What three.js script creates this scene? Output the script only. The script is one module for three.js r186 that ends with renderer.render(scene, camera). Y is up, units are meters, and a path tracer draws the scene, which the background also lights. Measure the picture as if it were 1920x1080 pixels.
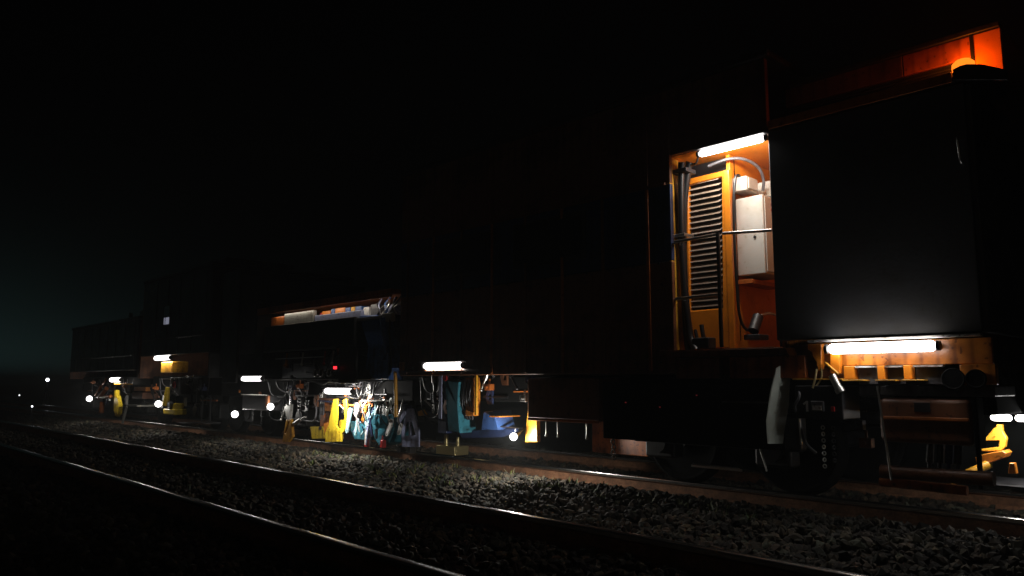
import * as THREE from 'three';
import { RoundedBoxGeometry } from 'three/addons/geometries/RoundedBoxGeometry.js';
import { mergeGeometries } from 'three/addons/utils/BufferGeometryUtils.js';
import { RectAreaLightUniformsLib } from 'three/addons/lights/RectAreaLightUniformsLib.js';
import { FontLoader } from 'three/addons/loaders/FontLoader.js';
import { TextGeometry } from 'three/addons/geometries/TextGeometry.js';

// ---------------------------------------------------------------- camera, sky, moon, exposure
// x runs across the tracks towards the machines, y is up, -z runs along the track ("s" below is -z, metres)
const scene = new THREE.Scene();
const camera = new THREE.PerspectiveCamera(42.18, 1920 / 1080, 0.05, 900);
camera.position.set(0, 1.22, 0);
{
  const yaw = THREE.MathUtils.degToRad(43.945), pitch = THREE.MathUtils.degToRad(7.165);
  camera.lookAt(Math.sin(yaw) * Math.cos(pitch), 1.22 + Math.sin(pitch), -Math.cos(yaw) * Math.cos(pitch));
}
const renderer = new THREE.WebGLRenderer({ antialias: true });
renderer.toneMapping = THREE.LinearToneMapping;
renderer.toneMappingExposure = 1;
renderer.shadowMap.enabled = true;
RectAreaLightUniformsLib.init();

{ // night sky: nearly black, a faint teal glow of a distant town low over the horizon at the far end of the line
  const w = 256, h = 128, d = new Float32Array(w * h * 4);
  for (let j = 0; j < h; j++) for (let i = 0; i < w; i++) {
    const el = (j + 0.5) / h * 180 - 90, u = ((i + 0.5) / w) * 2 * Math.PI - Math.PI; // direction (cos u, sin u) = (x, z)
    const x = Math.cos(u), z = Math.sin(u);
    const az = Math.atan2(x, -z) + 0.14, glow = Math.exp(-Math.max(0, el) / 3.2) * Math.exp(-(az * az) / 0.12);
    const k = (j * w + i) * 4;
    d[k] = 0.0006 + 0.08 * glow; d[k + 1] = 0.0006 + 0.19 * glow; d[k + 2] = 0.0007 + 0.186 * glow; d[k + 3] = 1;
  }
  const t = new THREE.DataTexture(d, w, h, THREE.RGBAFormat, THREE.FloatType);
  t.mapping = THREE.EquirectangularReflectionMapping; t.magFilter = t.minFilter = THREE.LinearFilter; t.needsUpdate = true;
  scene.background = t; scene.environment = t; scene.environmentIntensity = 0.3;
}
const moon = new THREE.DirectionalLight(0xffe6cc, 0.01);
moon.position.set(-60, 16, 12); moon.target.position.set(7, 0, -8); moon.castShadow = true; moon.shadow.radius = 30;
moon.shadow.mapSize.set(2048, 2048);
Object.assign(moon.shadow.camera, { left: -30, right: 30, top: 30, bottom: -30, near: 1, far: 160 });
scene.add(moon, moon.target);
scene.fog = new THREE.FogExp2(0xeef4f6, 0.005);

// ---------------------------------------------------------------- helpers
let seed = 20240611;
const rnd = () => { seed = (seed + 0x6D2B79F5) | 0; let t = Math.imul(seed ^ (seed >>> 15), 1 | seed); t = (t + Math.imul(t ^ (t >>> 7), 61 | t)) ^ t; return ((t ^ (t >>> 14)) >>> 0) / 4294967296; };
const rr = (a, b) => a + (b - a) * rnd();
function hash2(i, j) { const s = Math.sin(i * 127.1 + j * 311.7) * 43758.5453; return s - Math.floor(s); }
function noise(x, y, wrap) { // value noise on a wrapped lattice
  const xi = Math.floor(x), yi = Math.floor(y), fx = x - xi, fy = y - yi, u = fx * fx * (3 - 2 * fx), v = fy * fy * (3 - 2 * fy);
  const m = (n) => wrap ? ((n % wrap) + wrap) % wrap : n, a = hash2(m(xi), m(yi)), b = hash2(m(xi + 1), m(yi)), c = hash2(m(xi), m(yi + 1)), e = hash2(m(xi + 1), m(yi + 1));
  return a + (b - a) * u + (c - a) * v + (a - b - c + e) * u * v;
}
const fbm = (x, y, wrap, n = 4) => { let s = 0, a = 0.5, t = 0; for (let k = 0; k < n; k++) { s += a * noise(x, y, wrap); t += a; a *= 0.5; x *= 2; y *= 2; if (wrap) wrap *= 2; } return s / t; };
function texture(n, fn, srgb, rep = 1) {
  const d = new Uint8Array(n * n * 4);
  for (let j = 0; j < n; j++) for (let i = 0; i < n; i++) { const c = fn(i / n, j / n), k = (j * n + i) * 4; for (let q = 0; q < 3; q++) d[k + q] = Math.max(0, Math.min(255, 255 * (Array.isArray(c) ? c[q] : c))); d[k + 3] = 255; }
  const t = new THREE.DataTexture(d, n, n); t.wrapS = t.wrapT = THREE.RepeatWrapping; t.magFilter = THREE.LinearFilter; t.minFilter = THREE.LinearFilter;
  t.repeat.set(rep, rep); if (srgb) t.colorSpace = THREE.SRGBColorSpace; t.needsUpdate = true; return t;
}
// worn, oily paint: pale scuffs, brown splashes and runs
const paintTex = texture(512, (u, v) => {
  const dirt = Math.max(0, fbm(u * 6, v * 6, 6) - 0.5) * 2.2, run = Math.pow(fbm(u * 34, v * 3, 3, 3), 4) * 1.3, spot = fbm(u * 48, v * 48, 48, 2) > 0.77 ? 0.35 : 0;
  const k = Math.min(0.75, dirt * 0.8 + run * 0.5 + spot); return [1 - k * 0.75, 1 - k * 0.85, 1 - k * 0.9];
}, true, 0.8);
const softTex = texture(256, (u, v) => { const k = Math.max(0, fbm(u * 5, v * 5, 5) - 0.52) * 0.7 + (fbm(u * 40, v * 40, 40, 2) > 0.8 ? 0.12 : 0); return [1 - k * 0.6, 1 - k * 0.75, 1 - k]; }, true, 0.7);
const paintRough = texture(256, (u, v) => 0.6 + 0.4 * fbm(u * 8, v * 8, 8), false, 0.8);
const fineBump = texture(256, (u, v) => fbm(u * 40, v * 40, 40, 3), false, 1.3);
const rustTex = texture(512, (u, v) => { const a = fbm(u * 9, v * 9, 9, 5), b = fbm(u * 60, v * 60, 60, 2); const k = 0.55 + 0.6 * a * b + 0.25 * a; return [k, k * 0.97, k * 0.93]; }, true, 1);
const rgb = (r, g, b) => new THREE.Color().setRGB(r, g, b);
function paint(r, g, b, rough = 0.5, metal = 0) { return new THREE.MeshStandardMaterial({ color: rgb(r, g, b), roughness: rough, metalness: metal, map: paintTex, roughnessMap: paintRough, bumpMap: fineBump, bumpScale: 0.0006 }); }
const clean = (...a) => { const m = paint(...a); m.map = softTex; return m; };
const M = {
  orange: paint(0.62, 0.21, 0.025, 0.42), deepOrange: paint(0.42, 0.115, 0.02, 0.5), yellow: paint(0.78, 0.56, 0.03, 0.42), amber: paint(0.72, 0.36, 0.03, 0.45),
  dark: paint(0.022, 0.022, 0.025, 0.55), black: paint(0.008, 0.008, 0.009, 0.6), grey: paint(0.11, 0.11, 0.12, 0.5), panel: clean(0.065, 0.064, 0.068, 0.6),
  blue: paint(0.05, 0.12, 0.34, 0.45), navy: paint(0.02, 0.035, 0.1, 0.5), teal: paint(0.035, 0.17, 0.23, 0.42), lilac: paint(0.3, 0.33, 0.5, 0.42), cyan: paint(0.34, 0.56, 0.6, 0.4),
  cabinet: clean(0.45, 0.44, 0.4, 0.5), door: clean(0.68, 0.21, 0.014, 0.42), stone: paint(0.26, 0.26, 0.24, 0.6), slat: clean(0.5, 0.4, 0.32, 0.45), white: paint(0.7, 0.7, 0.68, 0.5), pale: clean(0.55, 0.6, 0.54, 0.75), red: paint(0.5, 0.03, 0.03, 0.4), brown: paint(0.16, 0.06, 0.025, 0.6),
  soot: new THREE.MeshPhysicalMaterial({ color: rgb(0.006, 0.006, 0.006), roughness: 1, specularIntensity: 0.15 }),
  rubber: new THREE.MeshStandardMaterial({ color: rgb(0.008, 0.008, 0.009), roughness: 0.38 }), glass: new THREE.MeshStandardMaterial({ color: rgb(0.01, 0.012, 0.015), roughness: 0.08 }),
  steel: new THREE.MeshStandardMaterial({ color: rgb(0.56, 0.55, 0.53), roughness: 0.32, metalness: 1, bumpMap: fineBump, bumpScale: 0.0004 }),
  chrome: new THREE.MeshStandardMaterial({ color: rgb(0.7, 0.7, 0.7), roughness: 0.14, metalness: 1 }),
  rail: new THREE.MeshStandardMaterial({ color: rgb(0.5, 0.48, 0.46), roughness: 0.24, metalness: 1, bumpMap: fineBump, bumpScale: 0.0003 }),
  rust: new THREE.MeshStandardMaterial({ color: rgb(0.24, 0.12, 0.065), roughness: 0.85, map: rustTex, bumpMap: fineBump, bumpScale: 0.0015 }),
  concrete: new THREE.MeshStandardMaterial({ color: rgb(0.24, 0.225, 0.2), roughness: 0.9, map: rustTex, bumpMap: fineBump, bumpScale: 0.002 }),
  brass: new THREE.MeshStandardMaterial({ color: rgb(0.6, 0.5, 0.25), roughness: 0.3, metalness: 0.8 }),
};
const glow = (r, g, b, k) => new THREE.MeshStandardMaterial({ color: rgb(0.8, 0.8, 0.8), emissive: rgb(r, g, b), emissiveIntensity: k, roughness: 0.5 });
const E = { tube: glow(1, 0.98, 0.95, 13), spot: glow(1, 0.99, 0.95, 6), red: glow(1, 0.02, 0.03, 3), dimRed: glow(0.5, 0.01, 0.02, 0.2), amber: new THREE.MeshStandardMaterial({ color: rgb(0.5, 0.12, 0.01), emissive: rgb(1, 0.2, 0.012), emissiveIntensity: 1.7, roughness: 0.3 }) };

function metreUV(g) { // uv in metres by the dominant axis of each face, from positions as given
  g = g.index ? g.toNonIndexed() : g;
  const p = g.attributes.position, n = g.attributes.normal, uv = new Float32Array(p.count * 2);
  for (let i = 0; i < p.count; i += 3) {
    let ax = 0, ay = 0, az = 0;
    for (let k = 0; k < 3; k++) { ax += Math.abs(n.getX(i + k)); ay += Math.abs(n.getY(i + k)); az += Math.abs(n.getZ(i + k)); }
    for (let k = 0; k < 3; k++) {
      const x = p.getX(i + k), y = p.getY(i + k), z = p.getZ(i + k);
      uv[(i + k) * 2] = ax >= ay && ax >= az ? z : x; uv[(i + k) * 2 + 1] = ay > ax && ay >= az ? z : y;
    }
  }
  g.setAttribute('uv', new THREE.BufferAttribute(uv, 2)); return g;
}
// geometries in world metres: x across, y up, s along the track (z = -s)
function bx(x0, x1, y0, y1, s0, s1, r = 0.008) {
  const w = Math.abs(x1 - x0), h = Math.abs(y1 - y0), d = Math.abs(s1 - s0); r = Math.min(r, w / 2.2, h / 2.2, d / 2.2);
  const g = r > 0.002 ? new RoundedBoxGeometry(w, h, d, 1, r) : new THREE.BoxGeometry(w, h, d);
  return g.translate((x0 + x1) / 2, (y0 + y1) / 2, -(s0 + s1) / 2);
}
function plate(x, pts, t = 0.03, bev = 0.005, holes = []) { // outline [[s, y], ...] at plane x, thickness t away from the camera side
  const sh = new THREE.Shape(pts.map(([s, y]) => new THREE.Vector2(s, y)));
  for (const h of holes) sh.holes.push(new THREE.Path(h.map(([s, y]) => new THREE.Vector2(s, y))));
  const g = new THREE.ExtrudeGeometry(sh, { depth: Math.max(0.001, t - 2 * bev), bevelEnabled: bev > 0, bevelThickness: bev, bevelSize: bev, bevelOffset: -bev, bevelSegments: 1, curveSegments: 6 });
  return g.applyMatrix4(new THREE.Matrix4().set(0, 0, 1, x + bev, 0, 1, 0, 0, -1, 0, 0, 0, 0, 0, 0, 1));
}
function endPlate(s, pts, t = 0.03, bev = 0.004) { // outline [[x, y], ...] in the plane across the track at s, thickness t towards larger s
  const sh = new THREE.Shape(pts.map(([x, y]) => new THREE.Vector2(x, y)));
  const g = new THREE.ExtrudeGeometry(sh, { depth: Math.max(0.001, t - 2 * bev), bevelEnabled: bev > 0, bevelThickness: bev, bevelSize: bev, bevelOffset: -bev, bevelSegments: 1 });
  return g.translate(0, 0, -s - t + bev);
}
function link(x, a, b, r, t) { // flat bar with round eyes from [s, y] to [s, y]
  const an = Math.atan2(b[1] - a[1], b[0] - a[0]), pts = [];
  for (let k = 0; k <= 6; k++) { const q = an + Math.PI / 2 + k * Math.PI / 6; pts.push([a[0] + r * Math.cos(q), a[1] + r * Math.sin(q)]); }
  for (let k = 0; k <= 6; k++) { const q = an - Math.PI / 2 + k * Math.PI / 6; pts.push([b[0] + r * 0.8 * Math.cos(q), b[1] + r * 0.8 * Math.sin(q)]); }
  const eye = (c) => Array.from({ length: 6 }, (_, k) => [c[0] + r * 0.35 * Math.cos(k * 1.047), c[1] + r * 0.35 * Math.sin(k * 1.047)]);
  return plate(x, pts, t, 0.003, [eye(a), eye(b)]);
}
function slab(pts, t) { // a bent sheet through points [x, y, s] given round its outline, thickness t
  const P = pts.map(([x, y, s]) => new THREE.Vector3(x, y, -s)), c = P.reduce((a, p) => a.add(p), new THREE.Vector3()).multiplyScalar(1 / P.length), n = new THREE.Vector3();
  P.forEach((p, i) => n.add(p.clone().sub(c).cross(P[(i + 1) % P.length].clone().sub(c)))); n.normalize().multiplyScalar(t);
  const pos = [], tri = (a, b, d) => { for (const q of [a, b, d]) pos.push(q.x, q.y, q.z); }, B = P.map((p) => p.clone().sub(n)), cb = c.clone().sub(n);
  P.forEach((p, i) => { const k = (i + 1) % P.length; tri(c, p, P[k]); tri(cb, B[k], B[i]); tri(p, B[i], B[k]); tri(p, B[k], P[k]); });
  const g = new THREE.BufferGeometry(); g.setAttribute('position', new THREE.Float32BufferAttribute(pos, 3)); g.computeVertexNormals(); g.setAttribute('uv', new THREE.Float32BufferAttribute(new Float32Array(pos.length / 3 * 2), 2)); return g;
}
const V = (x, y, s) => new THREE.Vector3(x, y, -s);
function rod(a, b, r0, r1 = r0, n = 12) {
  const A = V(...a), B = V(...b), d = B.clone().sub(A), g = new THREE.CylinderGeometry(r1, r0, d.length(), n);
  return g.applyQuaternion(new THREE.Quaternion().setFromUnitVectors(new THREE.Vector3(0, 1, 0), d.clone().normalize())).translate((A.x + B.x) / 2, (A.y + B.y) / 2, (A.z + B.z) / 2);
}
function hose(pts, r, n = 40, k = 8) { return new THREE.TubeGeometry(new THREE.CatmullRomCurve3(pts.map((p) => V(...p))), n, r, k); }
function ball(p, r, n = 14) { const q = V(...p); return new THREE.SphereGeometry(r, n, Math.ceil(n * 0.7)).translate(q.x, q.y, q.z); }
function ring(p, R, r) { const q = V(...p); return new THREE.TorusGeometry(R, r, 8, 24).rotateY(Math.PI / 2).translate(q.x, q.y, q.z); }
function disc(p, r, t, n = 24) { const q = V(...p); return new THREE.CylinderGeometry(r, r, t, n).rotateZ(Math.PI / 2).translate(q.x, q.y, q.z); }
const join = (...g) => mergeGeometries(g.map((q) => { const a = q.index ? q.toNonIndexed() : q; for (const k of Object.keys(a.attributes)) if (!['position', 'normal', 'uv'].includes(k)) a.deleteAttribute(k); return a; }));

const used = {};
const numbered = (n) => { const k = used[n] = (used[n] ?? -1) + 1; return k ? `${n}_${String(k).padStart(3, '0')}` : n; };
function thing(name, label, category, x, y, s, group) {
  const o = new THREE.Group(); o.name = numbered(name); o.position.set(x, y, -s); o.userData = { label, category }; if (group) o.userData.group = group;
  o.userData.origin = undefined; o.base = new THREE.Vector3(x, y, -s); scene.add(o); return o;
}
function put(parent, name, geo, mat, label) { // a part, from a geometry in world metres; parent is a thing or a part of one
  const base = parent.base ?? new THREE.Vector3();
  const g = metreUV(geo); g.translate(-base.x, -base.y, -base.z);
  const m = new THREE.Mesh(g, mat); m.name = name; m.castShadow = m.receiveShadow = true; m.base = base; if (label) m.userData.label = label;
  parent.add(m); return m;
}
// a tube work lamp along the track: housing, tube and two end caps, and the light that its face gives
const tubeGlow = {};
function tubeLamp(t, s0, s1, y, x, { r = 0.042, cover = true, glowing = 4, power = 8, aim = [0.35, -1], label } = {}) {
  const hsg = put(t, 'work_lamp', cover ? bx(x - r - 0.02, x + 0.07, y + r + 0.004, y + r + 0.02, s0 - 0.03, s1 + 0.03, 0.003) : bx(x + 0.05, x + 0.075, y - 0.02, y + 0.02, s0, s1, 0.004), M.grey, label);
  const g = new THREE.CapsuleGeometry(r, s1 - s0 - 2 * r, 6, 16).rotateX(Math.PI / 2).translate(x, y, -(s0 + s1) / 2);
  put(hsg, 'tube', g, (tubeGlow[glowing] ??= glow(1, 0.98, 0.95, glowing)));
  for (const s of [s0 - 0.012, s1 + 0.012]) put(hsg, 'end_cap', rod([x, y, s - 0.012], [x, y, s + 0.012], r * 0.92, r * 0.92, 14), M.dark);
  const L = new THREE.RectAreaLight(0xfffaf2, power, s1 - s0, 2 * r); L.position.set(x + aim[0] * (r + 0.006), y + aim[1] * (r + 0.006), -(s0 + s1) / 2);
  L.lookAt(x + aim[0] * 5, y + aim[1] * 5, -(s0 + s1) / 2); scene.add(L); return hsg;
}
// a round work bulb in a wire guard, with its light inside the bulb
function bulbLamp(t, x, y, s, r, power, label) {
  const d = put(t, 'bulb_lamp', join(rod([x + r * 0.7, y + r * 0.3, s], [x + r * 2.2, y + r * 0.9, s], r * 0.6, r * 0.5), rod([x + r * 2.2, y + r * 0.9, s], [x + 0.3, y + r * 4, s], 0.012)), M.dark, label);
  put(d, 'bulb', ball([x, y, s], r, 18), E.spot);
  const L = new THREE.PointLight(0xfffaf0, power); L.position.copy(V(x, y, s)); L.castShadow = true; L.shadow.radius = r * 30; scene.add(L); return d;
}

// ---------------------------------------------------------------- ground, ballast, tracks
const RAILS = [2.66, 4.21, 6.8, 8.35], TOP = 0.2;
function lie(x, s) { // height of the bed across the tracks, and its unevenness
  const P = [[-40, -0.9], [-6, -0.7], [-1.5, -0.45], [1.2, -0.1], [1.9, 0.05], [4.9, 0.05], [5.25, 0.0], [5.7, 0.1], [6.3, 0.12], [6.55, 0.05], [8.6, 0.04], [8.8, 0.1], [9.2, 0.1], [9.9, 0.0], [12, -0.6], [16, -0.8], [120, -0.9]];
  let y = P[P.length - 1][1]; if (x <= P[0][0]) y = P[0][1]; else for (let k = 1; k < P.length; k++) if (x < P[k][0]) { const f = (x - P[k - 1][0]) / (P[k][0] - P[k - 1][0]); y = P[k - 1][1] + (P[k][1] - P[k - 1][1]) * f; break; }
  return y + 0.05 * (fbm(x * 1.7 + 31, s * 1.7 + 11, 0, 3) - 0.5);
}
{
  const xs = [], ss = [];
  for (let x = -300; x < -10; x += 20) xs.push(x); for (let x = -10; x < 1; x += 0.5) xs.push(x); for (let x = 1; x < 10.5; x += 0.14) xs.push(x); for (let x = 10.5; x < 20; x += 1) xs.push(x); for (let x = 20; x <= 300; x += 20) xs.push(x);
  for (let s = -60; s < -2; s += 6) ss.push(s); for (let s = -2; s < 26; s += 0.16) ss.push(s); for (let s = 26; s < 60; s += 2) ss.push(s); for (let s = 60; s <= 700; s += 20) ss.push(s);
  const pos = [], idx = [], uv = [], W = xs.length;
  for (const s of ss) for (const x of xs) { pos.push(x, lie(x, s) - 0.035, -s); uv.push(x, s); }
  for (let j = 0; j < ss.length - 1; j++) for (let i = 0; i < W - 1; i++) { const a = j * W + i; idx.push(a, a + 1, a + W, a + 1, a + W + 1, a + W); }
  const g = new THREE.BufferGeometry(); g.setAttribute('position', new THREE.Float32BufferAttribute(pos, 3)); g.setAttribute('uv', new THREE.Float32BufferAttribute(uv, 2)); g.setIndex(idx); g.computeVertexNormals();
  const gm = new THREE.MeshStandardMaterial({ color: rgb(0.04, 0.034, 0.027), roughness: 0.95, map: rustTex, bumpMap: texture(512, (u, v) => fbm(u * 24, v * 24, 24, 4), false, 1), bumpScale: 0.03 });
  const m = new THREE.Mesh(g, gm); m.name = 'ground'; m.userData.kind = 'structure'; m.receiveShadow = m.castShadow = true; scene.add(m);
}
{ // ballast: crushed stone, thick on the bed
  const g = new THREE.IcosahedronGeometry(1, 0).toNonIndexed(), p = g.attributes.position, key = {};
  for (let i = 0; i < p.count; i++) {
    const k = [p.getX(i), p.getY(i), p.getZ(i)].map((v) => v.toFixed(2)).join(); key[k] ??= 0.72 + 0.5 * rnd();
    p.setXYZ(i, p.getX(i) * key[k], p.getY(i) * key[k], p.getZ(i) * key[k]);
  }
  g.computeVertexNormals();
  const spots = [];
  const fill = (x0, x1, s0, s1, per) => { const n = Math.round((x1 - x0) * (s1 - s0) * per); for (let i = 0; i < n; i++) spots.push([rr(x0, x1), rr(s0, s1)]); };
  fill(1.2, 4.7, 0.5, 12, 330); fill(4.7, 9.2, 0.4, 14, 440); fill(1.2, 9.2, 12, 30, 210);
  const im = new THREE.InstancedMesh(g, new THREE.MeshStandardMaterial({ color: 0xffffff, roughness: 0.88, flatShading: true }), spots.length);
  const m = new THREE.Matrix4(), q = new THREE.Quaternion(), e = new THREE.Euler(), c = new THREE.Color();
  spots.forEach(([x, s], i) => {
    const big = 0.019 + 0.034 * Math.pow(rnd(), 1.7), nearRail = RAILS.some((r) => Math.abs(x - r) < 0.09);
    e.set(rr(0, 6.3), rr(0, 6.3), rr(0, 6.3)); q.setFromEuler(e);
    const y = lie(x, s) - 0.02 + rr(-0.012, 0.022) - (nearRail ? 0.06 : 0);
    m.compose(new THREE.Vector3(x, y, -s), q, new THREE.Vector3(big * rr(0.8, 1.35), big * rr(0.6, 1), big * rr(0.8, 1.2))); im.setMatrixAt(i, m);
    const k = 0.009 + 0.065 * Math.pow(rnd(), 2.2), w = rnd(); c.setRGB(k * (1.12 + 0.3 * w), k, k * (0.55 + 0.2 * rnd())); if (rnd() < 0.15) c.setRGB(k * 0.95, k * 1.02, k * 0.7); im.setColorAt(i, c);
  });
  im.name = 'ballast'; im.userData.kind = 'stuff'; im.userData.label = 'grey brown crushed stone ballast around the rails'; im.castShadow = im.receiveShadow = true; scene.add(im);
}
{ // weeds along the shoulder of the far track
  const sh = new THREE.Shape([[0, 0], [0.012, 0.03], [0.009, 0.07], [0, 0.11], [-0.009, 0.07], [-0.012, 0.03]].map(([a, b]) => new THREE.Vector2(a, b)));
  const g = new THREE.ShapeGeometry(sh), p = g.attributes.position; for (let i = 0; i < p.count; i++) p.setZ(i, p.getY(i) * p.getY(i) * 4); g.computeVertexNormals();
  const n = 750, im = new THREE.InstancedMesh(g, new THREE.MeshStandardMaterial({ color: 0xffffff, roughness: 0.7, side: THREE.DoubleSide }), n), m = new THREE.Matrix4(), q = new THREE.Quaternion(), e = new THREE.Euler(), c = new THREE.Color();
  for (let k = 0; k < n; k++) {
    const t = Math.floor(k / 15), ts = 3.2 + hash2(t, 3) * 7.5, tx = 5.45 + hash2(t, 9) * 0.95, x = tx + rr(-0.07, 0.07), s = ts + rr(-0.09, 0.09);
    e.set(rr(-0.9, 0.9), rr(0, 6.3), rr(-0.5, 0.5)); q.setFromEuler(e); const k2 = rr(0.4, 0.85); m.compose(new THREE.Vector3(x, lie(x, s) - 0.015, -s), q, new THREE.Vector3(k2, k2, k2)); im.setMatrixAt(k, m);
    c.setRGB(rr(0.06, 0.13), rr(0.08, 0.14), rr(0.02, 0.05)); im.setColorAt(k, c);
  }
  im.name = 'weeds'; im.userData.kind = 'stuff'; im.userData.label = 'small olive weeds growing through the ballast shoulder'; im.castShadow = im.receiveShadow = true; scene.add(im);
}
{
  const half = [[0.075, 0], [0.075, 0.012], [0.03, 0.026], [0.0085, 0.045], [0.0085, 0.12], [0.03, 0.133]];
  const web = new THREE.Shape([...half.map(([a, b]) => new THREE.Vector2(a, b)), ...half.slice().reverse().map(([a, b]) => new THREE.Vector2(-a, b))]);
  const hh = [[0.03, 0.134], [0.0365, 0.14], [0.0365, 0.163], [0.034, 0.169], [0.028, 0.1728], [0.018, 0.1748], [0.009, 0.1757], [0, 0.176]];
  const head = new THREE.Shape([...hh.map(([a, b]) => new THREE.Vector2(a, b)), ...hh.slice(0, -1).reverse().map(([a, b]) => new THREE.Vector2(-a, b))]);
  const track = (x0, x1, label) => {
    const t = thing('railway_track', label, 'railway track', (x0 + x1) / 2, 0, 12);
    for (const x of [x0, x1]) {
      const L = 130, ex = (sh) => new THREE.ExtrudeGeometry(sh, { depth: L, bevelEnabled: false, steps: 1 }).translate(x, TOP - 0.176, -L + 3);
      const r = put(t, 'rail', ex(web), M.rust); put(r, 'rail_head', ex(head), M.rail);
    }
    const proto = bx(-1.28, 1.28, -0.09, 0.09, -0.13, 0.13, 0.03), mid = (x0 + x1) / 2, geo = metreUV(proto), clip = metreUV(join(bx(-0.03, 0.03, 0, 0.035, -0.06, 0.06, 0.01), rod([0, 0.03, -0.05], [0, 0.03, 0.05], 0.014)));
    for (let k = 0; k < 48; k++) {
      const s = 0.35 + k * 0.6, m = new THREE.Mesh(geo, M.concrete); m.name = 'sleeper'; m.position.set(mid - t.base.x, TOP - 0.176 - 0.095, -s - t.base.z); m.castShadow = m.receiveShadow = true; t.add(m);
      if (s < 14) for (const x of [x0 - 0.1, x0 + 0.1, x1 - 0.1, x1 + 0.1]) { const c = new THREE.Mesh(clip, M.rust); c.name = 'rail_clip'; c.position.set(x - mid, 0.09, 0); c.castShadow = true; m.add(c); }
    }
  };
  track(RAILS[0], RAILS[1], 'empty railway track in the foreground with shiny worn rails');
  track(RAILS[2], RAILS[3], 'railway track with rusty rails under the parked work machines');
}

// ---------------------------------------------------------------- wheelset shared by the machines
function wheelset(t, s) {
  for (const x of RAILS.slice(2)) {
    const prof = [[0.06, -0.09], [0.14, -0.09], [0.15, -0.03], [0.36, -0.02], [0.385, -0.07], [0.42, -0.068], [0.425, 0.045], [0.455, 0.05], [0.45, 0.075], [0.38, 0.07], [0.36, 0.03], [0.14, 0.03], [0.06, 0.05]].map(([a, b]) => new THREE.Vector2(a, b));
    const flip = x > 7.5 ? 1 : -1;
    put(t, 'wheel', new THREE.LatheGeometry(prof, 32).rotateZ(flip > 0 ? Math.PI / 2 : -Math.PI / 2).translate(x, TOP + 0.43, -s), M.soot);
  }
  put(t, 'axle', rod([6.7, TOP + 0.43, s], [8.45, TOP + 0.43, s], 0.08), M.dark);
  for (const x of [6.42, 8.73]) put(t, 'axle_box', join(bx(x - 0.1, x + 0.1, TOP + 0.27, TOP + 0.58, s - 0.17, s + 0.17, 0.03), disc([x - 0.12, TOP + 0.43, s], 0.11, 0.05)), M.black);
}

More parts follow.
